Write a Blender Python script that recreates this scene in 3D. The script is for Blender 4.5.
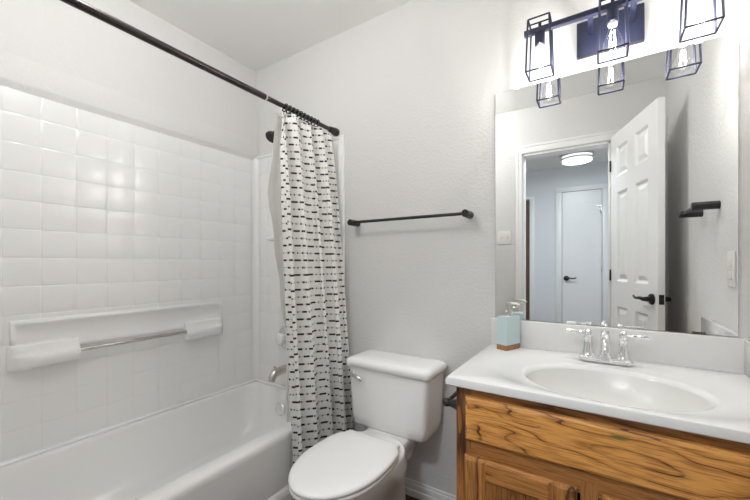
import bpy, bmesh, math, random
from mathutils import Vector, Matrix, noise

# ------------------------------------------------------------------ reset
for o in list(bpy.data.objects):
    bpy.data.objects.remove(o)
scn = bpy.context.scene
C = scn.collection
PI = math.pi
R = math.radians

# ------------------------------------------------------------------ camera, world, exposure
cam_d = bpy.data.cameras.new('camera')
cam = bpy.data.objects.new('camera', cam_d)
C.objects.link(cam)
cam.location = (0.0, -1.55, 1.14)
cam.rotation_euler = (R(90), 0, R(32.863))
cam_d.sensor_width = 36
cam_d.lens = 349.12 / 750 * 36
cam_d.shift_y = 13.99 / 750
cam_d.clip_start = 0.02
scn.camera = cam

world = bpy.data.worlds.new('world')
scn.world = world
world.use_nodes = True
world.node_tree.nodes['Background'].inputs[0].default_value = (0.8, 0.88, 1.0, 1)
world.node_tree.nodes['Background'].inputs[1].default_value = 0.5

vs = scn.view_settings
vs.view_transform = 'Standard'
vs.look = 'None'
vs.exposure = 0.69
vs.gamma = 1.0
vs.use_curve_mapping = False
scn.cycles.use_denoising = True
scn.cycles.max_bounces = 16
scn.cycles.diffuse_bounces = 8
scn.cycles.glossy_bounces = 8
scn.cycles.transparent_max_bounces = 24
scn.cycles.sample_clamp_indirect = 6.0

BULB_W = 1.8           # each vanity bulb
HALL_W = 0.6          # hall ceiling lamp
BULB_COL = (1.0, 0.965, 0.915)
HALL_COL = (0.87, 0.94, 1.0)
ROOM_FILL_W = 10.3          # added bathroom globe, unseen, brightens the room
HALL_FILL_W = 14.5      # second hall lamp, added out of view as fill
ROOM_FILL_COL = (1.0, 0.995, 0.985)

# ------------------------------------------------------------------ materials
MATS = {}


def mat(name, col=(0.8, 0.8, 0.8), rough=0.5, metal=0.0, spec=0.5, coat=0.0):
    m = bpy.data.materials.new(name)
    m.use_nodes = True
    b = m.node_tree.nodes['Principled BSDF']
    b.inputs['Base Color'].default_value = (*col, 1)
    b.inputs['Roughness'].default_value = rough
    b.inputs['Metallic'].default_value = metal
    b.inputs['Specular IOR Level'].default_value = spec
    b.inputs['Coat Weight'].default_value = coat
    b.inputs['Coat Roughness'].default_value = 0.08
    MATS[name] = m
    return m


def nd(m, typ, **kw):
    n = m.node_tree.nodes.new(typ)
    for k, v in kw.items():
        if k in ('operation', 'blend_type', 'data_type', 'noise_dimensions', 'feature', 'wave_type', 'bands_direction', 'distance'):
            setattr(n, k, v)
    return n


def lk(m, a, b):
    m.node_tree.links.new(a, b)


def bsdf(m):
    return m.node_tree.nodes['Principled BSDF']


def add_bump(m, scale, strength, dist=0.002, detail=3.0, rough=0.5):
    tc = nd(m, 'ShaderNodeTexCoord')
    n = nd(m, 'ShaderNodeTexNoise')
    n.inputs['Scale'].default_value = scale
    n.inputs['Detail'].default_value = detail
    n.inputs['Roughness'].default_value = rough
    lk(m, tc.outputs['Object'], n.inputs['Vector'])
    b = nd(m, 'ShaderNodeBump')
    b.inputs['Strength'].default_value = strength
    b.inputs['Distance'].default_value = dist
    lk(m, n.outputs['Fac'], b.inputs['Height'])
    lk(m, b.outputs['Normal'], bsdf(m).inputs['Normal'])
    return m


add_bump(mat('wall_paint', (0.70, 0.694, 0.683), 0.6, spec=0.25), 80, 0.5, 0.004, 3)
add_bump(mat('ceiling_paint', (0.87, 0.865, 0.85), 0.8, spec=0.2), 70, 0.35, 0.004, 4)
add_bump(mat('hall_paint', (0.76, 0.775, 0.79), 0.6, spec=0.3), 60, 0.2, 0.003, 3)
add_bump(mat('trim_paint', (0.85, 0.848, 0.84), 0.32, spec=0.5), 25, 0.05, 0.001, 2)
add_bump(mat('surround_acrylic', (0.87, 0.867, 0.86), 0.2, spec=0.5), 14, 0.05, 0.004, 2)
add_bump(mat('tub_acrylic', (0.87, 0.867, 0.86), 0.14, spec=0.5), 10, 0.02, 0.003, 1)
mat('porcelain', (0.85, 0.848, 0.84), 0.09, spec=0.5, coat=0.3)
mat('seat_plastic', (0.83, 0.825, 0.81), 0.22, spec=0.5)
add_bump(mat('black_metal', (0.025, 0.024, 0.024), 0.38, metal=0.3, spec=0.5), 200, 0.05, 0.0005, 2)
mat('rod_metal', (0.06, 0.052, 0.05), 0.22, metal=0.7)
mat('lamp_metal', (0.022, 0.026, 0.058), 0.42, metal=0.1)  # navy tint puts the bluish flare around the bulbs into the colour
mat('chrome', (0.86, 0.86, 0.87), 0.07, metal=1.0)
mat('steel', (0.55, 0.54, 0.52), 0.16, metal=1.0)
mat('nickel', (0.62, 0.60, 0.56), 0.28, metal=1.0)
add_bump(mat('cultured_marble', (0.77, 0.763, 0.748), 0.13, spec=0.5, coat=0.3), 6, 0.02, 0.002, 1)
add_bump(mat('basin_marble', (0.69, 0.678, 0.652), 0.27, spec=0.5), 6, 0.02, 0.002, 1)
mat('mirror_silver', (0.93, 0.945, 0.94), 0.0, metal=1.0)
mat('mirror_edge', (0.30, 0.34, 0.34), 0.2)
mat('clear_plastic', (0.85, 0.85, 0.86), 0.15)
mat('brown_clip', (0.10, 0.07, 0.05), 0.4)
add_bump(mat('ceramic_blue', (0.50, 0.615, 0.625), 0.3, spec=0.5), 30, 0.03, 0.001, 2)
mat('switch_plastic', (0.80, 0.79, 0.76), 0.3)
mat('painted_gap_shade', (0.012, 0.009, 0.007), 0.9)
mat('brown_door', (0.13, 0.065, 0.035), 0.5)
mat('soap_white', (0.80, 0.80, 0.79), 0.2)
mat('socket_white', (0.75, 0.72, 0.65), 0.4)


def emit_mat(name, col, strength):
    m = bpy.data.materials.new(name)
    m.use_nodes = True
    nt = m.node_tree
    nt.nodes.clear()
    e = nt.nodes.new('ShaderNodeEmission')
    e.inputs[0].default_value = (*col, 1)
    e.inputs[1].default_value = strength
    o = nt.nodes.new('ShaderNodeOutputMaterial')
    nt.links.new(e.outputs[0], o.inputs[0])
    MATS[name] = m


emit_mat('filament_glow', BULB_COL, 40.0)
emit_mat('lamp_diffuser', (0.93, 0.97, 1.0), 1.0)
emit_mat('fill_globe_glow', ROOM_FILL_COL, ROOM_FILL_W / (PI * 4 * PI * 0.085 ** 2))


def glass_mat():
    m = bpy.data.materials.new('bulb_glass')
    m.use_nodes = True
    nt = m.node_tree
    nt.nodes.clear()
    t = nt.nodes.new('ShaderNodeBsdfTransparent')
    t.inputs[0].default_value = (0.97, 0.97, 0.98, 1)
    g = nt.nodes.new('ShaderNodeBsdfGlossy')
    g.inputs['Roughness'].default_value = 0.03
    lw = nt.nodes.new('ShaderNodeLayerWeight')
    lw.inputs['Blend'].default_value = 0.5
    pw = nt.nodes.new('ShaderNodeMath')
    pw.operation = 'POWER'
    pw.inputs[1].default_value = 3.0
    nt.links.new(lw.outputs['Facing'], pw.inputs[0])
    f = nt.nodes.new('ShaderNodeMath')
    f.operation = 'MULTIPLY_ADD'
    f.inputs[1].default_value = 0.42
    f.inputs[2].default_value = 0.03
    nt.links.new(pw.outputs[0], f.inputs[0])
    mx = nt.nodes.new('ShaderNodeMixShader')
    o = nt.nodes.new('ShaderNodeOutputMaterial')
    nt.links.new(f.outputs[0], mx.inputs[0])
    nt.links.new(t.outputs[0], mx.inputs[1])
    nt.links.new(g.outputs[0], mx.inputs[2])
    nt.links.new(mx.outputs[0], o.inputs[0])
    MATS['bulb_glass'] = m


glass_mat()


def oak(name, axis, light=(0.46, 0.215, 0.062), mid=(0.30, 0.125, 0.034), dark=(0.075, 0.028, 0.010),
        contours=7.0, across=7.0, stain=None, seed=0.0, line=0.5, edge=0.07):
    """golden oak: contour lines of a stretched noise make the cathedral figure, fine streaks the pores"""
    m = mat(name, light, 0.36, spec=0.45)
    b = bsdf(m)
    tc = nd(m, 'ShaderNodeTexCoord')
    mp = nd(m, 'ShaderNodeMapping')
    sc = {'X': (1.5, across, across), 'Z': (across, across, 1.5)}[axis]
    mp.inputs['Scale'].default_value = sc
    mp.inputs['Location'].default_value = (seed, seed * 1.7, seed * 0.6)
    lk(m, tc.outputs['Object'], mp.inputs['Vector'])
    n = nd(m, 'ShaderNodeTexNoise')
    n.inputs['Scale'].default_value = 1.3
    n.inputs['Detail'].default_value = 2.5
    n.inputs['Roughness'].default_value = 0.45
    n.inputs['Distortion'].default_value = 0.35
    lk(m, mp.outputs[0], n.inputs['Vector'])
    mul = nd(m, 'ShaderNodeMath', operation='MULTIPLY')
    mul.inputs[1].default_value = contours
    lk(m, n.outputs['Fac'], mul.inputs[0])
    fr = nd(m, 'ShaderNodeMath', operation='FRACT')
    lk(m, mul.outputs[0], fr.inputs[0])
    rp = nd(m, 'ShaderNodeValToRGB')
    e = rp.color_ramp.elements
    e[0].position = 0.0
    e[0].color = (*dark, 1)
    e[1].position = 1.0
    e[1].color = (*mid, 1)
    for pos, c in ((edge, dark), (edge * 2.2, mid), (0.40, light), (0.80, light)):
        el = e.new(pos)
        el.color = (*c, 1)
    lk(m, fr.outputs[0], rp.inputs[0])
    # knots and dark flecks break the lines up
    n2 = nd(m, 'ShaderNodeTexNoise')
    mp2 = nd(m, 'ShaderNodeMapping')
    mp2.inputs['Scale'].default_value = {'X': (9, 38, 38), 'Z': (38, 38, 9)}[axis]
    lk(m, tc.outputs['Object'], mp2.inputs['Vector'])
    lk(m, mp2.outputs[0], n2.inputs['Vector'])
    n2.inputs['Scale'].default_value = 1.0
    n2.inputs['Detail'].default_value = 5.0
    rp2 = nd(m, 'ShaderNodeValToRGB')
    rp2.color_ramp.elements[0].position = 0.42
    rp2.color_ramp.elements[0].color = (1, 1, 1, 1)
    rp2.color_ramp.elements[1].position = 0.64
    rp2.color_ramp.elements[1].color = (line, line, line, 1)
    lk(m, n2.outputs['Fac'], rp2.inputs[0])
    mixA = nd(m, 'ShaderNodeMixRGB', blend_type='MIX')
    mixA.inputs[1].default_value = (*light, 1)
    lk(m, rp2.outputs[0], mixA.inputs[0])
    lk(m, rp.outputs[0], mixA.inputs[2])
    # pores
    n3 = nd(m, 'ShaderNodeTexNoise')
    mp3 = nd(m, 'ShaderNodeMapping')
    mp3.inputs['Scale'].default_value = {'X': (14, 260, 260), 'Z': (260, 260, 14)}[axis]
    lk(m, tc.outputs['Object'], mp3.inputs['Vector'])
    lk(m, mp3.outputs[0], n3.inputs['Vector'])
    n3.inputs['Scale'].default_value = 1.0
    n3.inputs['Detail'].default_value = 3.0
    rp3 = nd(m, 'ShaderNodeValToRGB')
    rp3.color_ramp.elements[0].position = 0.36
    rp3.color_ramp.elements[0].color = (0.52, 0.43, 0.36, 1)
    rp3.color_ramp.elements[1].position = 0.52
    rp3.color_ramp.elements[1].color = (1, 1, 1, 1)
    lk(m, n3.outputs['Fac'], rp3.inputs[0])
    mixB = nd(m, 'ShaderNodeMixRGB', blend_type='MULTIPLY')
    mixB.inputs[0].default_value = 0.8
    lk(m, mixA.outputs[0], mixB.inputs[1])
    lk(m, rp3.outputs[0], mixB.inputs[2])
    out = mixB.outputs[0]
    if stain:
        (sx, sz), rad, col = stain
        sep = nd(m, 'ShaderNodeMapping')
        sep.inputs['Location'].default_value = (-sx / rad[0], 0, -sz / rad[1])
        sep.inputs['Scale'].default_value = (1 / rad[0], 0, 1 / rad[1])
        lk(m, tc.outputs['Object'], sep.inputs['Vector'])
        ln = nd(m, 'ShaderNodeVectorMath', operation='LENGTH')
        lk(m, sep.outputs[0], ln.inputs[0])
        ad = nd(m, 'ShaderNodeMath', operation='ADD')
        lk(m, ln.outputs['Value'], ad.inputs[0])
        lk(m, n2.outputs['Fac'], ad.inputs[1])
        rs = nd(m, 'ShaderNodeValToRGB')
        rs.color_ramp.elements[0].position = 0.75
        rs.color_ramp.elements[0].color = (0.8, 0.8, 0.8, 1)
        rs.color_ramp.elements[1].position = 1.25
        rs.color_ramp.elements[1].color = (0, 0, 0, 1)
        lk(m, ad.outputs[0], rs.inputs[0])
        mixS = nd(m, 'ShaderNodeMixRGB', blend_type='MIX')
        lk(m, rs.outputs[0], mixS.inputs[0])
        lk(m, out, mixS.inputs[1])
        mixS.inputs[2].default_value = (*col, 1)
        out = mixS.outputs[0]
    lk(m, out, b.inputs['Base Color'])
    bp = nd(m, 'ShaderNodeBump')
    bp.inputs['Strength'].default_value = 0.12
    bp.inputs['Distance'].default_value = 0.001
    lk(m, n3.outputs['Fac'], bp.inputs['Height'])
    lk(m, bp.outputs['Normal'], b.inputs['Normal'])
    return m


oak('oak_frame_x', 'X', light=(0.44, 0.195, 0.058), mid=(0.33, 0.135, 0.040), contours=3, across=16, seed=2.3, line=0.6)
oak('oak_frame_z', 'Z', light=(0.38, 0.160, 0.046), mid=(0.29, 0.115, 0.034), contours=3, across=16, seed=4.1, line=0.6)
oak('oak_drawer', 'X', light=(0.78, 0.375, 0.100), mid=(0.56, 0.235, 0.058), dark=(0.12, 0.045, 0.017), contours=11, across=6, stain=((0.036, 0.727), (0.045, 0.013), (0.10, 0.14, 0.03)), seed=1.15, line=0.0, edge=0.05)
oak('oak_rail', 'X', light=(0.48, 0.215, 0.060), contours=5, across=10, seed=6.7, line=0.4)
oak('oak_stile', 'Z', light=(0.48, 0.215, 0.060), contours=5, across=10, seed=8.2, line=0.4)
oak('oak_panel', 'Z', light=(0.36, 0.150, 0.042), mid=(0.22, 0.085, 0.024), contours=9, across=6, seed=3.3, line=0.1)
oak('bottle_wood', 'X', light=(0.34, 0.17, 0.075), mid=(0.25, 0.12, 0.05), dark=(0.14, 0.06, 0.03), contours=3, across=40, seed=0.4)
oak('floor_wood', 'X', light=(0.115, 0.075, 0.048), mid=(0.075, 0.047, 0.030), dark=(0.03, 0.02, 0.013), contours=5, across=9, seed=5.0, line=0.4)


def curtain_mat():
    m = mat('curtain_cloth', (0.80, 0.79, 0.765), 0.85, spec=0.15)
    b = bsdf(m)
    uv = nd(m, 'ShaderNodeUVMap')
    sep = nd(m, 'ShaderNodeSeparateXYZ')
    lk(m, uv.outputs[0], sep.inputs[0])

    def mth(op, a, bb=None, c=None):
        n = nd(m, 'ShaderNodeMath', operation=op)
        for i, v in enumerate((a, bb, c)):
            if v is None:
                continue
            if isinstance(v, (int, float)):
                n.inputs[i].default_value = v
            else:
                lk(m, v, n.inputs[i])
        return n.outputs[0]
    H, Pd = 0.0345, 0.066
    rowf = mth('DIVIDE', sep.outputs[1], H)
    row = mth('FLOOR', rowf)
    fv = mth('SUBTRACT', rowf, row)
    par = mth('MODULO', row, 2.0)
    wn = nd(m, 'ShaderNodeTexWhiteNoise', noise_dimensions='1D')
    lk(m, row, wn.inputs['W'])
    jit = mth('MULTIPLY', wn.outputs['Value'], 0.16)
    uo = mth('ADD', mth('DIVIDE', sep.outputs[0], Pd), mth('ADD', mth('MULTIPLY', par, 0.5), jit))
    col_i = mth('FLOOR', uo)
    fu = mth('SUBTRACT', uo, col_i)
    dash = mth('LESS_THAN', mth('ABSOLUTE', mth('SUBTRACT', fu, 0.35)), 0.23)
    dot = mth('LESS_THAN', mth('ABSOLUTE', mth('SUBTRACT', fu, 0.82)), 0.05)
    thick = mth('LESS_THAN', mth('ABSOLUTE', mth('SUBTRACT', fv, 0.5)), 0.135)
    thin = mth('LESS_THAN', mth('ABSOLUTE', mth('SUBTRACT', fv, 0.5)), 0.035)
    both = mth('MAXIMUM', dash, mth('MULTIPLY', dot, 0.75))
    blk = mth('MULTIPLY', both, thick)
    gry = mth('MULTIPLY', thin, 0.5)
    fac = mth('MAXIMUM', blk, gry)
    mx = nd(m, 'ShaderNodeMixRGB', blend_type='MIX')
    lk(m, fac, mx.inputs[0])
    mx.inputs[1].default_value = (0.80, 0.79, 0.765, 1)
    mx.inputs[2].default_value = (0.045, 0.042, 0.042, 1)
    lk(m, mx.outputs[0], b.inputs['Base Color'])
    # woven ribs
    rib = mth('SINE', mth('MULTIPLY', sep.outputs[1], 900.0))
    bp = nd(m, 'ShaderNodeBump')
    bp.inputs['Strength'].default_value = 0.25
    bp.inputs['Distance'].default_value = 0.001
    lk(m, rib, bp.inputs['Height'])
    lk(m, bp.outputs['Normal'], b.inputs['Normal'])


curtain_mat()
lm = mat('liner_vinyl', (0.90, 0.895, 0.88), 0.45)
_tr = lm.node_tree.nodes.new('ShaderNodeBsdfTranslucent')
_tr.inputs[0].default_value = (0.97, 0.965, 0.95, 1)
_mx = lm.node_tree.nodes.new('ShaderNodeMixShader')
_mx.inputs[0].default_value = 0.68
lm.node_tree.links.new(bsdf(lm).outputs[0], _mx.inputs[1])
lm.node_tree.links.new(_tr.outputs[0], _mx.inputs[2])
lm.node_tree.links.new(_mx.outputs[0], lm.node_tree.nodes['Material Output'].inputs[0])

# ------------------------------------------------------------------ object helpers


def link_mesh(name, bm, material, parent=None, loc=(0, 0, 0), smooth=True, angle=38):
    """bm is in world coordinates (or in the frame of a root with rotation); the origin goes to loc"""
    me = bpy.data.meshes.new(name)
    bmesh.ops.recalc_face_normals(bm, faces=bm.faces[:])
    bm.to_mesh(me)
    bm.free()
    base = Vector(parent['_w']) if parent is not None and '_w' in parent else Vector(loc)
    me.transform(Matrix.Translation(-base))
    if smooth:
        for p in me.polygons:
            p.use_smooth = True
        me.set_sharp_from_angle(angle=R(angle))
    me.materials.append(MATS[material])
    o = bpy.data.objects.new(name, me)
    C.objects.link(o)
    if parent is not None:
        o.parent = parent
        o['_w'] = tuple(base)
    else:
        o.location = loc
        o['_w'] = tuple(base)
    return o


def tag(o, label, cat, group=None, kind=None):
    o['label'] = label
    o['category'] = cat
    if group:
        o['group'] = group
    if kind:
        o['kind'] = kind
    return o


def thing(name, label, cat, loc, group=None, kind=None):
    o = bpy.data.objects.new(name, None)
    o.empty_display_size = 0.05
    C.objects.link(o)
    o.location = loc
    o['_w'] = tuple(loc)
    return tag(o, label, cat, group, kind)


def box(bm, x0, x1, y0, y1, z0, z1, bev=0.0, seg=2):
    t = bmesh.new()
    bmesh.ops.create_cube(t, size=1)
    bmesh.ops.transform(t, matrix=Matrix.Translation(((x0 + x1) / 2, (y0 + y1) / 2, (z0 + z1) / 2)) @ Matrix.Diagonal((x1 - x0, y1 - y0, z1 - z0, 1)), verts=t.verts[:])
    if bev:
        bmesh.ops.bevel(t, geom=t.edges[:], offset=bev, segments=seg, profile=0.5, affect='EDGES')
    join(bm, t)
    return bm


def join(bm, t):
    me = bpy.data.meshes.new('tmp')
    t.to_mesh(me)
    t.free()
    bm.from_mesh(me)
    bpy.data.meshes.remove(me)


def boxm(*a, **k):
    return box(bmesh.new(), *a, **k)


def loft(bm, rings, cap0=True, cap1=True, closed=True):
    vs_ = [[bm.verts.new(p) for p in r] for r in rings]
    n = len(rings[0])
    for a, b in zip(vs_[:-1], vs_[1:]):
        for i in range(n if closed else n - 1):
            j = (i + 1) % n
            bm.faces.new((a[i], a[j], b[j], b[i]))
    if cap0:
        bm.faces.new(vs_[0][::-1])
    if cap1:
        bm.faces.new(vs_[-1])
    return vs_


def frame_of(d):
    d = d.normalized()
    up = Vector((0, 0, 1)) if abs(d.z) < 0.9 else Vector((1, 0, 0))
    a = d.cross(up).normalized()
    b = a.cross(d).normalized()
    return a, b


def tube(bm, pts, rad, n=14, cap=True):
    """swept round tube; rad is a number or one per point"""
    pts = [Vector(p) for p in pts]
    rads = rad if isinstance(rad, (list, tuple)) else [rad] * len(pts)
    rings = []
    prev = None
    for i, p in enumerate(pts):
        d = (pts[min(i + 1, len(pts) - 1)] - pts[max(i - 1, 0)]).normalized()
        if prev is None:
            a, b = frame_of(d)
        else:
            a = (prev - d * prev.dot(d)).normalized()
            b = a.cross(d).normalized()
        prev = a
        rings.append([p + (a * math.cos(t) + b * math.sin(t)) * rads[i] for t in [2 * PI * k / n for k in range(n)]])
    loft(bm, rings, cap, cap)
    return bm


def lathe(bm, origin, axis, prof, n=28, cap0=True, cap1=True):
    """prof: list of (distance along axis, radius)"""
    o = Vector(origin)
    d = Vector(axis).normalized()
    a, b = frame_of(d)
    rings = []
    for h, r in prof:
        r = max(r, 1e-4)
        rings.append([o + d * h + (a * math.cos(t) + b * math.sin(t)) * r for t in [2 * PI * k / n for k in range(n)]])
    loft(bm, rings, cap0, cap1)
    return bm


def rrect(cx, cy, hx, hy, r, z, n=6):
    """rounded rectangle ring"""
    out = []
    r = min(r, hx - 1e-4, hy - 1e-4)
    for sx, sy, a0 in ((1, 1, 0), (-1, 1, 90), (-1, -1, 180), (1, -1, 270)):
        for k in range(n + 1):
            a = R(a0 + 90 * k / n)
            out.append(Vector((cx + sx * (hx - r) + r * math.cos(a), cy + sy * (hy - r) + r * math.sin(a), z)))
    return out


def bezier(p, n=12):
    out = []
    for i in range(n + 1):
        t = i / n
        q = [Vector(v) for v in p]
        while len(q) > 1:
            q = [q[k] * (1 - t) + q[k + 1] * t for k in range(len(q) - 1)]
        out.append(q[0])
    return out


def panel_face(bm, x0, x1, z0, z1, panels, y, sgn, frames):
    """flat sheet in XZ at y cut around rectangular panels; frames: list of (inset, depth) nested rings, depth goes inward (against sgn)"""
    xs = sorted({x0, x1, *[p[0] for p in panels], *[p[1] for p in panels]})
    zs = sorted({z0, z1, *[p[2] for p in panels], *[p[3] for p in panels]})
    V = {}

    def v(x, z, d=0.0):
        k = (round(x, 6), round(z, 6), round(d, 6))
        if k not in V:
            V[k] = bm.verts.new((x, y - sgn * d, z))
        return V[k]
    for i in range(len(xs) - 1):
        for j in range(len(zs) - 1):
            cx, cz = (xs[i] + xs[i + 1]) / 2, (zs[j] + zs[j + 1]) / 2
            if any(p[0] < cx < p[1] and p[2] < cz < p[3] for p in panels):
                continue
            bm.faces.new((v(xs[i], zs[j]), v(xs[i + 1], zs[j]), v(xs[i + 1], zs[j + 1]), v(xs[i], zs[j + 1])))
    for p in panels:
        prev = (p[0], p[1], p[2], p[3], 0.0)
        for ins, dep in frames:
            cur = (p[0] + ins, p[1] - ins, p[2] + ins, p[3] - ins, dep)

            def cs(q):
                return [v(q[0], q[2], q[4]), v(q[1], q[2], q[4]), v(q[1], q[3], q[4]), v(q[0], q[3], q[4])]
            # subdivide along shared grid lines is not needed: outer ring may carry extra verts, kept planar
            A, B = cs(prev), cs(cur)
            for k in range(4):
                bm.faces.new((A[k], A[(k + 1) % 4], B[(k + 1) % 4], B[k]))
            prev = cur
        bm.faces.new(cs(prev))
    return bm


def panel_slab(x0, x1, y0, y1, z0, z1, panels, frames, both=True):
    """door slab between y0 (front, faces -y) and y1"""
    bm = bmesh.new()
    panel_face(bm, x0, x1, z0, z1, panels, y0, -1, frames)
    panel_face(bm, x0, x1, z0, z1, panels if both else [], y1, 1, frames)
    for a, b in (((x0, z0), (x1, z0)), ((x1, z0), (x1, z1)), ((x1, z1), (x0, z1)), ((x0, z1), (x0, z0))):
        bm.faces.new([bm.verts.new(q) for q in ((a[0], y0, a[1]), (b[0], y0, b[1]), (b[0], y1, b[1]), (a[0], y1, a[1]))])
    return bm


# ------------------------------------------------------------------ dimensions
XL, XR = -1.957, 0.395         # left and right wall
YF = -1.597                    # front wall (with the doorway)
ZC = 2.442                     # ceiling
HY = -3.65                     # far wall of the hall
HZ = 2.40                      # hall ceiling
DX0, DX1, DZ = -0.555, 0.062, 2.055   # doorway

# ------------------------------------------------------------------ structure
tag(link_mesh('floor', boxm(XL - .1, XR + .1, YF - .11, 0.1, -0.1, 0), 'floor_wood'), 'dark brown wood-look bathroom floor beside the toilet', 'floor', kind='structure')
tag(link_mesh('ceiling', boxm(XL - .1, XR + .1, YF - .11, 0.1, ZC, ZC + .1), 'ceiling_paint'), 'off-white textured bathroom ceiling over the tub', 'ceiling', kind='structure')
tag(link_mesh('wall_back', boxm(XL - .1, XR + .1, 0, 0.1, 0, ZC), 'wall_paint'), 'pale greige textured wall behind toilet, towel bar and mirror', 'wall', kind='structure')
tag(link_mesh('wall_left', boxm(XL - .1, XL, YF, 0, 0, ZC), 'wall_paint'), 'pale greige wall along the bathtub', 'wall', kind='structure')
tag(link_mesh('wall_right', boxm(XR, XR + .1, YF, 0, 0, ZC), 'wall_paint'), 'pale greige wall at the right end of the vanity', 'wall', kind='structure')
bm = bmesh.new()
box(bm, XL - .1, DX0, YF - .11, YF, 0, ZC)
box(bm, DX1, XR + .1, YF - .11, YF, 0, ZC)
box(bm, DX0, DX1, YF - .11, YF, DZ, ZC)
tag(link_mesh('wall_front', bm, 'wall_paint'), 'pale greige wall with the doorway, seen in the mirror', 'wall', kind='structure')

# hall beyond the doorway
tag(link_mesh('floor_hall', boxm(-1.9, 1.2, HY - .1, YF - .11, -0.1, 0), 'floor_wood'), 'dark wood-look floor of the hall beyond the doorway', 'floor', kind='structure')
tag(link_mesh('ceiling_hall', boxm(-1.9, 1.2, HY - .1, YF - .11, HZ, HZ + .1), 'ceiling_paint'), 'hall ceiling carrying the round lamp', 'ceiling', kind='structure')
bm = bmesh.new()
box(bm, -1.9, -1.42, HY - .1, HY, 0, HZ)
box(bm, -1.42, -0.815, HY - .1, HY, 2.03, HZ)
box(bm, -0.815, 1.2, HY - .1, HY, 0, HZ)
tag(link_mesh('wall_hall', bm, 'hall_paint'), 'cool white hall wall holding the narrow closet door', 'wall', kind='structure')
tag(link_mesh('wall_hall_left', boxm(-2.0, -1.9, HY - .1, YF - .11, 0, HZ), 'hall_paint'), 'end wall of the hall, out of sight left of the doorway', 'wall', kind='structure')
tag(link_mesh('wall_hall_right', boxm(1.2, 1.3, HY - .1, YF - .11, 0, HZ), 'hall_paint'), 'end wall of the hall, out of sight right of the doorway', 'wall', kind='structure')


def casing_profile_strip(bm, x0, x1, y_wall, sgn, z0, z1):
    """flat casing with a raised back band"""
    d = 0.017 * sgn
    box(bm, x0, x1, min(y_wall, y_wall + d), max(y_wall, y_wall + d), z0, z1, 0.004)


# doorway casing and jamb
bm = bmesh.new()
for (a, b) in ((DX0 - .047, DX0 + .004), (DX1 + .006, DX1 + .087)):
    box(bm, a, b, YF, YF + .016, 0, DZ + .006, 0.004)
    box(bm, a if a < 0 else b - .022, a + .022 if a < 0 else b, YF, YF + .022, 0, DZ + .006, 0.004)
    box(bm, a, b, YF - .126, YF - .11, 0, DZ + .006, 0.004)
box(bm, DX0 - .047, DX1 + .087, YF, YF + .016, DZ + .006, DZ + .07, 0.004)
box(bm, DX0 - .047, DX1 + .087, YF, YF + .022, DZ + .052, DZ + .072, 0.004)
box(bm, DX0 - .047, DX1 + .087, YF - .126, YF - .11, DZ + .006, DZ + .07, 0.004)
box(bm, DX0, DX0 + .012, YF - .112, YF + .001, 0, DZ)
box(bm, DX1 - .012, DX1, YF - .112, YF + .001, 0, DZ)
box(bm, DX0, DX1, YF - .112, YF + .001, DZ - .012, DZ)
tag(link_mesh('trim_1', bm, 'trim_paint'), 'white casing and jamb around the bathroom doorway, seen in the mirror', 'door casing', kind='structure')

# baseboards
bm = bmesh.new()
for x0, x1 in ((-1.212, -0.372),):
    box(bm, x0, x1, -0.013, 0, 0, 0.062, 0.003)
    box(bm, x0, x1, -0.018, 0, 0, 0.035, 0.004)
    box(bm, x0, x1, -0.009, 0, 0.055, 0.075, 0.003)
tag(link_mesh('baseboard_back', bm, 'trim_paint'), 'white moulded baseboard behind the toilet', 'baseboard', kind='structure')
bm = bmesh.new()
box(bm, -1.212, DX0 - .048, YF, YF + .013, 0, 0.075, 0.004)
tag(link_mesh('baseboard_front', bm, 'trim_paint'), 'white baseboard on the doorway wall', 'baseboard', kind='structure')

# bathroom door leaf, swung into the room (local frame: hinge at origin, leaf along +X, visible face at y=0 facing +Y side after rotation)
ang = math.atan2(0.605, 0.202)
d1 = thing('door_1', 'open white six-panel bathroom door with black lever, seen in the mirror', 'door', (0.066, -1.562, 0.008), kind='structure')
d1['_w'] = (0, 0, 0)
d1.rotation_euler = (0, 0, ang)
DW, DH = 0.640, 2.062
pans = [(c0, c1, z0, z1) for (c0, c1) in ((0.095, 0.262), (0.366, 0.533)) for (z0, z1) in ((0.20, 0.835), (1.012, 1.638), (1.752, 1.958))]
fr6 = [(0.007, 0.005), (0.014, 0.013), (0.022, 0.013), (0.048, 0.003)]
bm = panel_slab(0, DW, -0.035, 0.0, 0, DH, pans, fr6)
link_mesh('door_slab', bm, 'trim_paint', d1, angle=20)


def lever(parent, x, z, y0, sgn, direction):
    """black lever set on a face at y0; sgn = outward side"""
    bm = bmesh.new()
    lathe(bm, (x, y0, z), (0, sgn, 0), [(0, .033), (.004, .033), (.010, .029), (.013, .016), (.045, .012), (.052, .012)], 24)
    h = link_mesh('door_handle', bm, 'black_metal', parent)
    bm = bmesh.new()
    pts = bezier([(x, y0 + sgn * .047, z), (x + direction * .05, y0 + sgn * .05, z + .012), (x + direction * .08, y0 + sgn * .05, z - .014), (x + direction * .115, y0 + sgn * .048, z + .012)], 12)
    tube(bm, pts, [.011, .011, .0105, .010, .0095, .009, .0085, .008, .008, .0078, .0075, .007, .005], 12)
    link_mesh('lever', bm, 'black_metal', h)
    return h


lever(d1, 0.580, 0.930, 0.0, 1, -1)
lever(d1, 0.580, 0.930, -0.035, -1, -1)
link_mesh('latch_plate', boxm(DW - .001, DW + .0025, -.030, -.005, .905, .960, .001), 'black_metal', d1)
for z in (0.25, 1.05, 1.85):
    bm = bmesh.new()
    tube(bm, [(-.004, .004, z - .04), (-.004, .004, z + .04)], .006, 10)
    link_mesh('hinge', bm, 'black_metal', d1)

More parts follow.
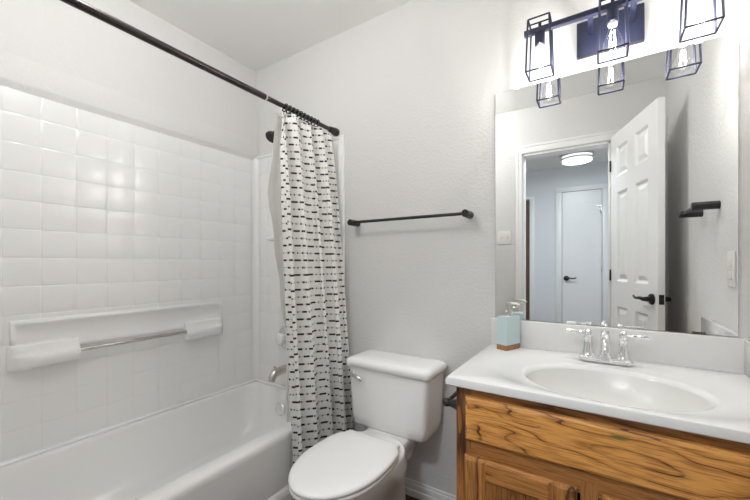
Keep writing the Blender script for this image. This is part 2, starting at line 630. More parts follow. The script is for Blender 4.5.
# closet door at the end of the hall
d2 = thing('door_2', 'narrow closed white closet door across the hall, seen in the mirror', 'door', (-0.2, HY + .002, 0), kind='structure')
pans = [(-.340, -.066, z0, z1) for (z0, z1) in ((0.22, 0.875), (1.07, 1.635), (1.75, 1.915))]
link_mesh('door_slab', panel_slab(-.418, .012, HY + .002, HY + .036, 0.01, 2.068, [], fr6), 'trim_paint', d2, angle=20)
bm = bmesh.new()
panel_face(bm, -.418, .012, 0.01, 2.068, pans, HY + .0365, 1, fr6)
link_mesh('raised_panel', bm, 'trim_paint', d2, angle=20)
lever(d2, -.372, .955, HY + .037, 1, 1)
for z in (0.3, 1.09, 1.80):
    link_mesh('hinge', boxm(.006, .018, HY + .034, HY + .046, z - .045, z + .045, .002), 'nickel', d2)
bm = bmesh.new()
tube(bm, bezier([(-.02, HY + .04, 1.86), (-.02, HY + .07, 1.86), (.0, HY + .09, 1.80), (.0, HY + .05, 1.77)], 10), .004, 8)
box(bm, -.035, .02, HY + .037, HY + .043, 1.855, 1.872)
link_mesh('flip_hook', bm, 'nickel', d2)
bm = bmesh.new()
for a, b in ((-.492, -.424), (.018, .078)):
    box(bm, a, b, HY, HY + .044, 0, 2.074, .004)
box(bm, -.492, .078, HY, HY + .044, 2.074, 2.135, .004)
tag(link_mesh('trim_2', bm, 'trim_paint'), 'white casing around the narrow closet door', 'door casing', kind='structure')
# dark wooden door in the doorway left of the closet
bm = panel_slab(-1.405, -.825, HY - .04, HY - .005, 0.01, 2.02, [(-1.30, -.93, .2, .9), (-1.30, -.93, 1.05, 1.9)], fr6)
tag(link_mesh('door_3', bm, 'brown_door', angle=20), 'dark brown door edge at the left of the hall, seen in the mirror', 'door', kind='structure')
bm = bmesh.new()
box(bm, -.818, -.757, HY, HY + .018, 0, 2.03, .004)
box(bm, -1.48, -1.412, HY, HY + .018, 0, 2.03, .004)
box(bm, -1.48, -.757, HY, HY + .018, 2.03, 2.06, .004)
tag(link_mesh('trim_3', bm, 'trim_paint'), 'white casing around the dark brown hall door', 'door casing', kind='structure')
bm = bmesh.new()
box(bm, -.755, -.494, HY, HY + .013, 0, .08, .004)
box(bm, .08, 1.2, HY, HY + .013, 0, .08, .004)
tag(link_mesh('baseboard_hall', bm, 'trim_paint'), 'white baseboard of the hall wall', 'baseboard', kind='structure')

# ceiling lamps: one shows in the mirror, the other two are added unseen fill


def flush_lamp(label, x, y, z, watts, col, glow):
    r = thing('ceiling_lamp', label, 'ceiling light', (x, y, z))
    bm = bmesh.new()
    lathe(bm, (x, y, z), (0, 0, -1), [(0, .16), (.012, .165), (.02, .15), (.022, .15)], 48)
    link_mesh('canopy', bm, 'switch_plastic', r)
    bm = bmesh.new()
    lathe(bm, (x, y, z), (0, 0, -1), [(.0222, .150), (.062, .150), (.072, .140), (.076, .10), (.077, .001)], 48)
    link_mesh('diffuser', bm, glow, r)
    for q in (.026, .060):
        bm = bmesh.new()
        lathe(bm, (x, y, z), (0, 0, -1), [(q - .006, .156), (q + .006, .156), (q + .006, .170), (q - .006, .170), (q - .006, .156)], 48, False, False)
        link_mesh('rim_band', bm, 'nickel', r)
    d = bpy.data.lights.new('ceiling_lamp_light', 'AREA')
    d.shape = 'DISK'
    d.size = 0.30
    d.energy = watts
    d.color = col
    o = bpy.data.objects.new('ceiling_lamp_light', d)
    C.objects.link(o)
    o.parent = r
    o.location = (0, 0, -0.085)
    return r


flush_lamp('round flush ceiling lamp glowing in the hall, seen in the mirror', -0.228, -3.08, HZ, HALL_W, HALL_COL, 'lamp_diffuser')
flush_lamp('added unseen fill lamp on the hall ceiling just outside the bathroom doorway', -0.38, -2.12, HZ, HALL_FILL_W, HALL_COL, 'lamp_diffuser')
gx, gy, gr = -1.02, -1.08, .085
rl = thing('ceiling_lamp', 'added unseen white globe fill lamp under the bathroom ceiling', 'ceiling light', (gx, gy, ZC))
bm = bmesh.new()
lathe(bm, (gx, gy, ZC), (0, 0, -1), [(0, .07), (.012, .072), (.018, .06), (.024, .045), (.028, .04)], 32)
link_mesh('canopy', bm, 'switch_plastic', rl)
bm = bmesh.new()
lathe(bm, (gx, gy, ZC - .022), (0, 0, -1), [(gr - gr * math.cos(R(a)), gr * math.sin(R(a))) for a in range(15, 181, 11)], 32)
link_mesh('globe', bm, 'fill_globe_glow', rl, angle=80)

# ------------------------------------------------------------------ bathtub
RIMZ = 0.362
tx0, tx1, ty0, ty1 = XL + .002, -1.213, YF + .003, -.003
tub = thing('bathtub', 'white alcove bathtub with smooth apron along the left wall', 'bathtub', (-1.585, -0.8, 0))
ocx, ocy, ohx, ohy = (tx0 + tx1) / 2, (ty0 + ty1) / 2, (tx1 - tx0) / 2, (ty1 - ty0) / 2
ix0, ix1, iy0, iy1 = XL + .046, -1.300, YF + .09, -.055
icx, icy, ihx, ihy = (ix0 + ix1) / 2, (iy0 + iy1) / 2, (ix1 - ix0) / 2, (iy1 - iy0) / 2
bm = bmesh.new()
rings = [rrect(ocx + .000, ocy, ohx + .0, ohy, .004, 0.0)]
rings += [rrect(ocx, ocy, ohx, ohy, .004, RIMZ - .03),
          rrect(ocx, ocy, ohx - .002, ohy - .002, .006, RIMZ - .012),
          rrect(ocx, ocy, ohx - .008, ohy - .006, .010, RIMZ - .003),
          rrect(ocx, ocy, ohx - .018, ohy - .010, .014, RIMZ),
          rrect(icx, icy, ihx + .012, ihy + .012, .10, RIMZ),
          rrect(icx, icy, ihx + .004, ihy + .004, .10, RIMZ - .004),
          rrect(icx, icy, ihx, ihy, .10, RIMZ - .014),
          rrect(icx, icy, ihx - .025, ihy - .03, .11, RIMZ - .14),
          rrect(icx, icy, ihx - .05, ihy - .07, .12, .14),
          rrect(icx, icy, ihx - .075, ihy - .11, .12, .085),
          rrect(icx, icy, ihx - .12, ihy - .17, .12, .065),
          rrect(icx, icy, ihx - .22, ihy - .4, .08, .062)]
loft(bm, rings)
link_mesh('tub_shell', bm, 'tub_acrylic', tub, angle=50)
bm = bmesh.new()
loft(bm, [[Vector((x, y, z)) for (x, z) in ((tx1 - .002, 0.0), (tx1 + .016, 0.0), (tx1 + .016, .085), (tx1 + .012, .108), (tx1 + .004, .118), (tx1 - .002, .120))] for y in (ty0, ty1 - .015)])
link_mesh('apron_skirt', bm, 'tub_acrylic', tub)
bm = bmesh.new()
lathe(bm, (-1.628, -.085, .262), (0, -1, .12), [(0, .04), (.006, .04), (.012, .034), (.014, .01), (.016, .002)], 28)
link_mesh('overflow_plate', bm, 'chrome', tub)

# ------------------------------------------------------------------ tub surround (moulded panels with embossed tiles)
sur = thing('tub_surround', 'white glossy moulded tile-pattern surround above the bathtub', 'shower surround', (XL, -0.8, RIMZ))
sur['_w'] = (XL, -0.8, RIMZ)
STOP = 1.852
G = 0.1143


def tile_sheet(bm, us, zs, P, skip=None):
    """grid of tiles with shallow rounded grooves; P(u,z,d) -> point, d = depth into the wall"""
    g, dp = 0.0030, 0.0016
    for i in range(len(us) - 1):
        for j in range(len(zs) - 1):
            a, b, c, d = us[i], us[i + 1], zs[j], zs[j + 1]
            rows = []
            rnd = random.Random(i * 31 + j * 7)
            t1, t2 = rnd.uniform(-.0004, .0004), rnd.uniform(-.0004, .0004)
            for ins, dep in ((0, dp), (g * .5, dp * .75), (g, dp * .2), (g * 1.8, 0)):
                rows.append([bm.verts.new(P(u, z, dep)) for u, z in ((a + ins, c + ins), (b - ins, c + ins), (b - ins, d - ins), (a + ins, d - ins))])
            for A, B in zip(rows[:-1], rows[1:]):
                for k in range(4):
                    bm.faces.new((A[k], A[(k + 1) % 4], B[(k + 1) % 4], B[k]))
            bm.faces.new(rows[-1])


zs = [1.051 + G * k for k in range(-6, 8)]
zs = [RIMZ] + [z for z in zs if RIMZ + .02 < z < STOP - .02] + [STOP - .006]
ys = [-1.0845 + G * k for k in range(-5, 10)]
ys = [YF + .004] + [y for y in ys if YF + .03 < y < -.06] + [-.045]
PT = 0.010          # panel thickness
bm = bmesh.new()
tile_sheet(bm, ys, zs, lambda u, z, d: (XL + PT - d, u, z))
bmesh.ops.remove_doubles(bm, verts=bm.verts[:], dist=1e-5)
# rounded vertical corner to the plumbing end
cor = []
for z in (RIMZ, STOP - .006):
    cor.append([Vector((XL + PT + .035 - .035 * math.cos(t), -.045 + .035 * math.sin(t), z)) for t in [R(90 * k / 6) for k in range(7)]])
loft(bm, cor, False, False, False)
# top lip
lip = [(0, STOP - .012), (PT + .002, STOP - .012), (PT + .007, STOP - .008), (PT + .008, STOP), (PT + .006, STOP + .007), (0, STOP + .010)]
box(bm, XL + .002, XL + .034, YF + .004, -.012, RIMZ - .001, RIMZ + .012, .005, 3)
link_mesh('long_panel', bm, 'surround_acrylic', sur, angle=24)
bm = bmesh.new()
nose = [(0, STOP - .022), (PT + .0005, STOP - .022), (PT + .003, STOP - .012), (PT + .009, STOP + .002), (PT + .0105, STOP + .007), (PT + .010, STOP + .012), (PT + .005, STOP + .06), (0, STOP + .12)]
loft(bm, [[Vector((XL + x, y, z)) for x, z in nose] for y in (YF + .004, -.0005)])
link_mesh('top_nosing', bm, 'wall_paint', sur, angle=50)
# plumbing end panel on the back wall
xs = [XL + .045] + [XL + G * k for k in range(1, 7) if XL + G * k < -1.25] + [-1.232]
bm = bmesh.new()
tile_sheet(bm, xs, zs, lambda u, z, d: (u, -PT + d, z))
bmesh.ops.remove_doubles(bm, verts=bm.verts[:], dist=1e-5)
loft(bm, [[Vector((x, -y, z)) for y, z in lip] for x in (XL + .012, -1.2)])
box(bm, -1.235, -1.200, -.020, 0, 0.122, STOP + .008, 0.006, 3)
box(bm, XL + .012, -1.232, -.034, -.002, RIMZ - .001, RIMZ + .012, .005, 3)
link_mesh('end_panel', bm, 'surround_acrylic', sur, angle=24)
# far end panel on the doorway wall
bm = bmesh.new()
tile_sheet(bm, xs, zs, lambda u, z, d: (u, YF + PT - d, z))
bmesh.ops.remove_doubles(bm, verts=bm.verts[:], dist=1e-5)
loft(bm, [[Vector((x, YF + y, z)) for y, z in lip] for x in (XL + .012, -1.2)])
box(bm, -1.235, -1.200, YF, YF + .020, 0.122, STOP + .008, 0.006, 3)
link_mesh('far_end_panel', bm, 'surround_acrylic', sur, angle=24)
# recessed back plate with raised rim above the soap ledges
ny0, ny1, nz0, nz1 = -1.180, -.262, .775, .915
bm = bmesh.new()
W0 = XL + PT


def niche_ring(ins, dep):
    return [Vector((W0 + dep, y, z)) for y, z in ((ny0 + ins, nz0 + ins), (ny1 - ins, nz0 + ins), (ny1 - ins, nz1 - ins), (ny0 + ins, nz1 - ins))]


loft(bm, [niche_ring(0, 0), niche_ring(.006, .009), niche_ring(.014, .011), niche_ring(.020, .008), niche_ring(.028, .0015)], False, True)
link_mesh('recess_panel', bm, 'surround_acrylic', sur, angle=70)


def soap_ledge(y0, y1, round_left):
    bm = bmesh.new()
    rings = []
    zr = [(.722, .048), (.728, .057), (.738, .062), (.768, .060), (.776, .055), (.780, .046), (.790, .040), (.812, .034), (.818, .024), (.820, .004)]
    for z, dep in zr:
        ring = []
        n = 8
        rr = min(dep * 1.7, .10)
        ring.append(Vector((XL, y0, z)))
        if round_left:
            for k in range(n + 1):
                t = R(90 * k / n)
                ring.append(Vector((W0 - .01 + dep * math.sin(t) + .0, y0 + rr * (1 - math.cos(t)) if False else y0 + rr - rr * math.cos(t), z)))
        else:
            for k in range(n + 1):
                ring.append(Vector((W0 - .01 + dep * min(1, k / 1.0), y0 + .004 * k / n, z)))
        if round_left:
            for k in range(n + 1):
                ring.append(Vector((W0 - .01 + dep, y1 - .004 + .004 * k / n, z)))
        else:
            for k in range(n + 1):
                t = R(90 * k / n)
                ring.append(Vector((W0 - .01 + dep * math.cos(t), y1 - rr + rr * math.sin(t), z)))
        ring.append(Vector((XL, y1, z)))
        rings.append(ring)
    loft(bm, rings)
    bmesh.ops.remove_doubles(bm, verts=bm.verts[:], dist=1e-5)
    return link_mesh('soap_ledge', bm, 'surround_acrylic', sur, angle=40)


soap_ledge(-1.190, -.968, True)
soap_ledge(-.500, -.258, False)
bm = bmesh.new()
tube(bm, [(XL + .040, -.985, .766), (XL + .040, -.485, .766)], .0085, 18)
link_mesh('grab_bar', bm, 'steel', sur)
# little soap shelf on the plumbing end
bm = bmesh.new()
box(bm, -1.79, -1.58, -.062, -.005, 1.290, 1.325, .012, 3)
box(bm, -1.745, -1.60, -.020, -.005, 1.33, 1.47, .010, 3)
link_mesh('soap_shelf', bm, 'surround_acrylic', sur)

# ------------------------------------------------------------------ tub and shower fittings
sp = thing('tub_spout', 'chrome tub spout below the shower valve, beside the curtain', 'tub spout', (-1.64, -.01, .47))
bm = bmesh.new()
tube(bm, [(-1.64, -.010, .492), (-1.64, -.04, .492), (-1.64, -.09, .490), (-1.64, -.122, .482), (-1.64, -.138, .462), (-1.64, -.142, .440)], [.024, .026, .027, .026, .022, .018], 20)
link_mesh('spout_body', bm, 'nickel', sp)
bm = bmesh.new()
lathe(bm, (-1.64, -.118, .505), (0, 0, 1), [(0, .005), (.012, .005), (.014, .010), (.020, .010), (.022, .004)], 14)
link_mesh('diverter_knob', bm, 'nickel', sp)
vv = thing('shower_valve', 'clear knob shower valve on the wall above the tub spout', 'shower valve', (-1.65, -.01, .68))
bm = bmesh.new()
lathe(bm, (-1.65, -.010, .68), (0, -1, 0), [(0, .075), (.004, .075), (.010, .066), (.014, .03), (.03, .02)], 36)
link_mesh('escutcheon', bm, 'chrome', vv)
bm = bmesh.new()
lathe(bm, (-1.65, -.04, .68), (0, -1, 0), [(0, .02), (.006, .034), (.03, .038), (.042, .03), (.046, .01)], 10)
link_mesh('knob', bm, 'clear_plastic', vv, smooth=False)
sh = thing('showerhead', 'small black shower head on the end wall behind the curtain', 'shower head', (-1.645, -.002, 1.97))
bm = bmesh.new()
lathe(bm, (-1.645, -.001, 1.97), (0, -1, 0), [(0, .028), (.004, .028), (.010, .015)], 24)
link_mesh('flange', bm, 'black_metal', sh)
bm = bmesh.new()
tube(bm, bezier([(-1.645, -.004, 1.97), (-1.645, -.06, 1.975), (-1.645, -.09, 1.96), (-1.643, -.115, 1.925)], 10), .0095, 14)
link_mesh('arm', bm, 'black_metal', sh)
bm = bmesh.new()
lathe(bm, (-1.643, -.108, 1.935), (.06, -.62, -.78), [(0, .011), (.012, .015), (.022, .018), (.045, .037), (.056, .039), (.060, .036)], 28)
hd = link_mesh('spray_head', bm, 'black_metal', sh)
bm = bmesh.new()
lathe(bm, Vector((-1.643, -.108, 1.935)) + Vector((.06, -.62, -.78)).normalized() * .0605, (.06, -.62, -.78), [(0, .031), (.002, .030), (.003, .010)], 28)
link_mesh('spray_face', bm, 'black_metal', hd)

# ------------------------------------------------------------------ curtain rod, rings, curtain, liner
RX, RZ = -1.259, 1.886
rod = thing('curtain_rod', 'dark bronze tension rod running above the bathtub', 'curtain rod', (RX, -.8, RZ))
bm = bmesh.new()
tube(bm, [(RX, YF + .02, RZ), (RX, -.50, RZ)], .0135, 20)
link_mesh('outer_tube', bm, 'rod_metal', rod)
bm = bmesh.new()
tube(bm, [(RX, -.505, RZ), (RX, -.02, RZ)], .0112, 20)
link_mesh('inner_tube', bm, 'rod_metal', rod)
bm = bmesh.new()
lathe(bm, (RX, -.508, RZ), (0, 1, 0), [(0, .0140), (.007, .0140)], 20)
link_mesh('joint_band', bm, 'nickel', rod)
for y0, sg in ((-.001, -1), (YF + .001, 1)):
    bm = bmesh.new()
    lathe(bm, (RX, y0, RZ), (0, sg, 0), [(0, .021), (.004, .0222), (.024, .0222), (.030, .019), (.044, .0195), (.050, .017), (.066, .015)], 28)
    link_mesh('end_cap', bm, 'rod_metal', rod)

ords = ['first', 'second', 'third', 'fourth', 'fifth', 'sixth', 'seventh', 'eighth', 'ninth', 'tenth']
ring_src = None
NR = 10
ring_ys = [-.388 + .0245 * k for k in range(NR)]
for k, y in enumerate(ring_ys):
    lab = 'black curtain ring, %s from the left on the rod' % ords[k]
    if ring_src is None:
        bm = bmesh.new()
        pts = []
        for i in range(25):
            t = 2 * PI * i / 24
            pts.append(Vector((RX + .0172 * math.cos(t), y + .003 * math.sin(t), RZ - .0035 + .0185 * math.sin(t))))
        tube(bm, pts, .0032, 8, False)
        ring_src = link_mesh('curtain_ring', bm, 'black_metal', loc=(RX, y, RZ))
        o = ring_src
    else:
        o = ring_src.copy()
        C.objects.link(o)
        o.location = (RX, y, RZ)
    tag(o, lab, 'curtain ring', 'rings along the shower rod')

random.seed(4)


def curtain_sheet(name, material, top_z, bot_z, yt, yb, xt, xb, nf, amp_t, amp_b, phase, nu=260, nv=60, om=0.012, edge=None):
    bm = bmesh.new()
    uvl = bm.loops.layers.uv.new('UVMap')
    grid = []
    mid = []
    for j in range(nv + 1):
        v = j / nv
        z = top_z + (bot_z - top_z) * v
        y0, y1 = yt[0] + (yb[0] - yt[0]) * v, yt[1] + (yb[1] - yt[1]) * v
        if edge:
            y0 = edge(z)
        xc = xt + (xb - xt) * (min(1, v * 1.15) ** 0.9)
        amp = (amp_t + (amp_b - amp_t) * min(1.0, v * 1.6)) * min(1.0, 0.55 + v * 5)
        row = []
        for i in range(nu + 1):
            s = i / nu
            ph = 2 * PI * nf * s + phase + .5 * math.sin(2 * PI * s * 1.3 + 1.0) + .35 * math.sin(v * 2.6 + s * 5)
            a = amp * (0.85 + .35 * math.sin(2 * PI * s * 1.7 + .6))
            wv = math.sin(ph) + 0.18 * math.sin(2 * ph + .8)
            x = xc + a * wv
            y = y0 + (y1 - y0) * s + om * min(1, v * 3 + .3) * math.sin(2 * ph + .3)
            if v < .06:   # pinched heading between the rings
                x += .004 * math.sin(2 * PI * s * NR)
            x += .003 * noise.noise(Vector((s * 7, v * 3, nf)))
            row.append(Vector((x, y, z - (.010 * (0.5 - .5 * math.cos(2 * PI * s * (NR - 1))) * max(0, 1 - v * 10)))))
        grid.append(row)
    # arc length along one mid row gives the weave coordinate
    arc = [0.0]
    m = grid[nv // 2]
    for i in range(nu):
        arc.append(arc[-1] + (m[i + 1].xy - m[i].xy).length)
    V = [[bm.verts.new(p) for p in r] for r in grid]
    for j in range(nv):
        for i in range(nu):
            f = bm.faces.new((V[j][i], V[j][i + 1], V[j + 1][i + 1], V[j + 1][i]))
            for l, (jj, ii) in zip(f.loops, ((j, i), (j, i + 1), (j + 1, i + 1), (j + 1, i))):
                l[uvl].uv = (arc[ii], grid[jj][ii].z + 3.0)
    o = link_mesh(name, bm, material, loc=(RX, -.25, RZ - .03), angle=180)
    sm = o.modifiers.new('cloth_thickness', 'SOLIDIFY')
    sm.thickness = 0.0016
    return o


cu = curtain_sheet('shower_curtain', 'curtain_cloth', RZ - .026, 0.035, (-.440, -.062), (-.455, -.022), RX + .006, -1.134, 4.3, .034, .046, 0.4, om=.020)
tag(cu, 'white shower curtain with rows of black dashes, gathered at the wall', 'shower curtain')
def liner_edge(z):
    pts = [(0.0, -.25), (.67, -.26), (1.01, -.335), (1.255, -.382), (1.485, -.432), (1.68, -.415), (1.9, -.400)]
    for (a, ya), (b, yb_) in zip(pts[:-1], pts[1:]):
        if z <= b:
            t = (z - a) / (b - a)
            t = t * t * (3 - 2 * t)
            return ya + (yb_ - ya) * t
    return pts[-1][1]


li = curtain_sheet('curtain_liner', 'liner_vinyl', RZ - .020, 0.20, (-.41, -.10), (-.345, -.12), RX - .046, -1.385, 3.2, .010, .020, 1.4, nu=160, edge=liner_edge)
tag(li, 'plain white vinyl liner hanging inside the tub behind the dashed curtain', 'shower liner')

# ------------------------------------------------------------------ towel bar on the back wall
tb = thing('towel_bar', 'long black towel bar on the wall above the toilet', 'towel bar', (-.80, 0, 1.36))
bm = bmesh.new()
tube(bm, [(-1.125, -.062, 1.36), (-.480, -.062, 1.36)], .0075, 16)
link_mesh('bar', bm, 'black_metal', tb)
for x in (-1.112, -.492):
    bm = bmesh.new()
    lathe(bm, (x, 0, 1.36), (0, -1, 0), [(0, .0165), (.074, .0165), (.0765, .014)], 24)
    link_mesh('post', bm, 'black_metal', tb)

hb = thing('hand_towel_bar', 'short black towel bar on the right wall, seen in the mirror', 'towel bar', (XR, -.49, 1.374))
bm = bmesh.new()
tube(bm, [(XR - .070, -.340, 1.374), (XR - .070, -.647, 1.374)], .0075, 16)
link_mesh('bar', bm, 'black_metal', hb)
for y in (-.355, -.632):
    bm = bmesh.new()
    lathe(bm, (XR, y, 1.374), (-1, 0, 0), [(0, .0165), (.082, .0165), (.0845, .014)], 24)
    link_mesh('post', bm, 'black_metal', hb)

# ------------------------------------------------------------------ toilet
TX = -.805
to = thing('toilet', 'white two-piece toilet with closed lid beside the curtain', 'toilet', (TX, -.45, 0))


def egg(cx, yb, yf, w, z, n=56, wb=None, p=2.0, nb=2.6):
    """egg outline: back at yb, front tip at yf, half width w, widest 42% of the way"""
    ym = yb + (yf - yb) * .42
    out = []
    for k in range(n):
        t = 2 * PI * k / n
        c, s = math.cos(t), math.sin(t)
        ex = p if s < 0 else nb
        X = w * math.copysign(abs(c) ** (2 / ex), c)
        Yv = math.copysign(abs(s) ** (2 / ex), s)
        y = ym + (yb - ym) * Yv if s > 0 else ym + (ym - yf) * Yv
        out.append(Vector((cx + X, y, z)))
    return out


def lid_outline(cx, z, sc=1.0, n=18, wide=.161, tip=-.762, back=-.335, wb=.122):
    """seat/lid outline: straight back edge, angled shoulders, egg front"""
    half = [(wb, back), (wb + .004, back - .028), (.140, -.372), (.150, -.395)]
    ym = -.545
    for k in range(n + 1):
        t = R(90 * k / n)
        pass
    half += [(.157, -.44), (wide, -.50)]
    for k in range(1, n + 1):
        t = R(90 * k / n)
        half.append((wide * math.cos(t), ym + .02 - (ym + .02 - tip) * math.sin(t)))
    half[-1] = (0.0, tip)
    pts = [Vector((cx + x, y, z)) for x, y in half] + [Vector((cx - x, y, z)) for x, y in half[-2::-1]]
    c = Vector((cx, -.54, z))
    return [c + (p - c) * sc for p in pts]


# bowl and pedestal
bm = bmesh.new()
secs = [(0.0, -.12, -.62, 0.0966), (.02, -.115, -.63, 0.0994), (.06, -.12, -.62, 0.0902), (.14, -.13, -.615, 0.0846), (.21, -.14, -.635, 0.0994), (.27, -.16, -.675, 0.1242),
        (.32, -.19, -.715, 0.1454), (.355, -.22, -.738, 0.1546), (.378, -.23, -.745, 0.1573), (.388, -.232, -.744, 0.1555), (.392, -.24, -.738, 0.1500)]
loft(bm, [egg(TX + .01, a, b, w, z) for z, a, b, w in secs])
link_mesh('bowl', bm, 'porcelain', to, angle=60)
bm = bmesh.new()
loft(bm, [rrect(TX, -.21, .070, .15, .05, .25), rrect(TX, -.20, .085, .165, .05, .31), rrect(TX, -.195, .106, .172, .03, .352), rrect(TX, -.195, .106, .172, .03, .372), rrect(TX, -.195, .100, .166, .03, .378)])
link_mesh('rear_deck', bm, 'porcelain', to, angle=60)
# seat ring and lid
bm = bmesh.new()
loft(bm, [lid_outline(TX + .014, .393, .985), lid_outline(TX + .014, .396, 1.0), lid_outline(TX + .014, .405, 1.0), lid_outline(TX + .014, .408, .985)])
link_mesh('seat', bm, 'seat_plastic', to, angle=60)
bm = bmesh.new()
loft(bm, [lid_outline(TX + .014, .410, .985), lid_outline(TX + .014, .413, 1.005), lid_outline(TX + .014, .420, 1.005), lid_outline(TX + .014, .425, .985), lid_outline(TX + .014, .4285, .93), lid_outline(TX + .014, .4295, .75)])
link_mesh('lid', bm, 'seat_plastic', to, angle=60)
for s in (-1, 1):
    bm = bmesh.new()
    box(bm, TX + .01 + s * .075 - .022, TX + .01 + s * .075 + .022, -.338, -.308, .386, .412, .006, 3)
    link_mesh('hinge', bm, 'seat_plastic', to)
# tank
TKX = -.811
bm = bmesh.new()
tk = [(.374, .165, .070), (.378, .180, .081), (.390, .190, .088), (.43, .197, .092), (.55, .203, .095), (.655, .209, .098)]
loft(bm, [rrect(TKX, -.116, hx, hy, .026, z) for z, hx, hy in tk])
link_mesh('tank', bm, 'porcelain', to, angle=60)
bm = bmesh.new()
tl = [(.654, .213, .102), (.657, .221, .110), (.674, .224, .113), (.685, .221, .110), (.694, .210, .099), (.699, .187, .077), (.701, .12, .04)]
loft(bm, [rrect(TKX, -.117, hx, hy, .036, z) for z, hx, hy in tl])
link_mesh('tank_lid', bm, 'porcelain', to, angle=60)
bm = bmesh.new()
lathe(bm, (-.985, -.211, .622), (0, -1, 0), [(0, .014), (.006, .014), (.010, .009), (.022, .008)], 20)
tube(bm, bezier([(-.985, -.232, .622), (-.96, -.238, .624), (-.94, -.240, .618), (-.915, -.240, .606)], 8), [.008, .008, .008, .0085, .009, .009, .0085, .008, .005], 12)
link_mesh('flush_lever', bm, 'chrome', to)
for s in (-1, 1):
    bm = bmesh.new()
    lathe(bm, (TX + .01 + s * .103, -.33, .0), (0, 0, 1), [(0, .016), (.022, .015), (.03, .008)], 16)
    link_mesh('bolt_cap', bm, 'porcelain', to)
# supply line and stop valve
bm = bmesh.new()
sv = thing('supply_valve', 'chrome water stop valve low on the wall behind the toilet', 'valve', (-1.03, 0, .16))
lathe(bm, (-1.03, 0, .16), (0, -1, 0), [(0, .026), (.003, .026), (.006, .01), (.05, .01), (.052, .017), (.066, .017)], 18)
link_mesh('valve_body', bm, 'chrome', sv)
bm = bmesh.new()
tube(bm, bezier([(-1.03, -.045, .165), (-1.03, -.045, .28), (-.97, -.11, .26), (-.955, -.11, .368)], 12), .005, 10)
link_mesh('supply_hose', bm, 'nickel', sv)

# ------------------------------------------------------------------ vanity cabinet
CX0, CX1, CF = -.370, XR - .003, -.520
va = thing('vanity_cabinet', 'golden oak vanity cabinet with knotty drawer front under white top', 'vanity cabinet', (0, -.26, 0))
va['_w'] = (0, 0, 0)
va.location = (0, 0, 0)
bm = bmesh.new()
box(bm, CX0, CX0 + .016, CF + .018, -.002, .09, .773)
box(bm, CX1 - .016, CX1, CF + .018, -.002, .09, .773)
box(bm, CX0, CX1, -.012, -.002, .09, .773)
box(bm, CX0, CX1, CF + .018, -.002, .09, .106)
box(bm, CX0, CX1, CF + .075, CF + .09, 0, .09)
box(bm, CX0, CX0 + .016, CF + .075, -.002, 0, .09)
box(bm, CX1 - .016, CX1, CF + .075, -.002, 0, .09)
link_mesh('carcass', bm, 'oak_frame_z', va)
for a, b, zt in ((CX0, CX0 + .045, .773), (CX1 - .045, CX1, .773), (-.043, -.005, .59)):
    link_mesh('face_stile', boxm(a, b, CF, CF + .019, .09, zt, .0015), 'oak_frame_z', va)
for z0, z1 in ((.735, .773), (.556, .632), (.09, .125)):
    link_mesh('face_rail', boxm(CX0 + .0452, CX1 - .0452, CF + .0006, CF + .0186, z0, z1, .001), 'oak_frame_x', va)
# near-black board painting the shade inside the door gaps
link_mesh('inner_shadow_board', boxm(CX0 + .02, CX1 - .02, CF + .0195, CF + .024, .12, .76), 'painted_gap_shade', va)
# false drawer front with a moulded edge
DF = CF - .018
bm = bmesh.new()


def slab_front(bm, x0, x1, z0, z1, yb, yf):
    def ring(ins, y):
        return [Vector((x, y, z)) for x, z in ((x0 + ins, z0 + ins), (x1 - ins, z0 + ins), (x1 - ins, z1 - ins), (x0 + ins, z1 - ins))]
    t = yb - yf
    loft(bm, [ring(0, yb), ring(0, yf + .009), ring(.002, yf + .006), ring(.006, yf + .004), ring(.007, yf + .001), ring(.009, yf)])


slab_front(bm, -.338, .345, .619, .747, CF - .0003, DF)
link_mesh('drawer_front', bm, 'oak_drawer', va, angle=25)


def cab_door(x0, x1, z0, z1, hinge_left):
    w = .062
    root = bmesh.new()
    # stiles carry the door; rails and panel are its pieces
    for a, b in ((x0, x0 + w), (x1 - w, x1)):
        slab_front(root, a, b, z0, z1, CF - .0003, DF)
    d = link_mesh('door', root, 'oak_stile', va, angle=25)
    for a, b in ((z1 - w, z1), (z0, z0 + w)):
        bm = bmesh.new()
        slab_front(bm, x0 + w - .004, x1 - w + .004, a, b, CF - .0006, DF + .0006)
        link_mesh('door_rail', bm, 'oak_rail', d, angle=25)
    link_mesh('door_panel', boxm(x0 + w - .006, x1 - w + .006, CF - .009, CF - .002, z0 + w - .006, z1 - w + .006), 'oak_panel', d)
    return d


cab_door(-.341, -.050, .110, .572, True)
cab_door(.004, .345, .110, .572, False)

# toilet paper holder on the cabinet side
tp = thing('toilet_paper_holder', 'black empty toilet paper holder on the vanity side', 'paper holder', (CX0, -.42, .70))
for y in (-.485, -.335):
    bm = bmesh.new()
    lathe(bm, (CX0, y, .697), (-1, 0, 0), [(0, .021), (.004, .021), (.012, .016), (.034, .010), (.038, .0125), (.048, .0135), (.054, .010), (.056, .004)], 20)
    link_mesh('post', bm, 'black_metal', tp)
bm = bmesh.new()
tube(bm, [(CX0 - .043, -.485, .699), (CX0 - .043, -.42, .699), (CX0 - .043, -.335, .699)], .0065, 14)
link_mesh('roller', bm, 'black_metal', tp)

# ------------------------------------------------------------------ vanity top with moulded basin
vt = thing('countertop', 'white cultured marble vanity top with moulded oval basin', 'countertop', (0, 0, .80))
vt['_w'] = (0, 0, 0)
vt.location = (0, 0, 0)
X0, X1, Y0, Y1 = -.395, XR - .002, -.546, -.001
Z1, Z0 = .800, .774
bx, by = .020, -.330
N = 128


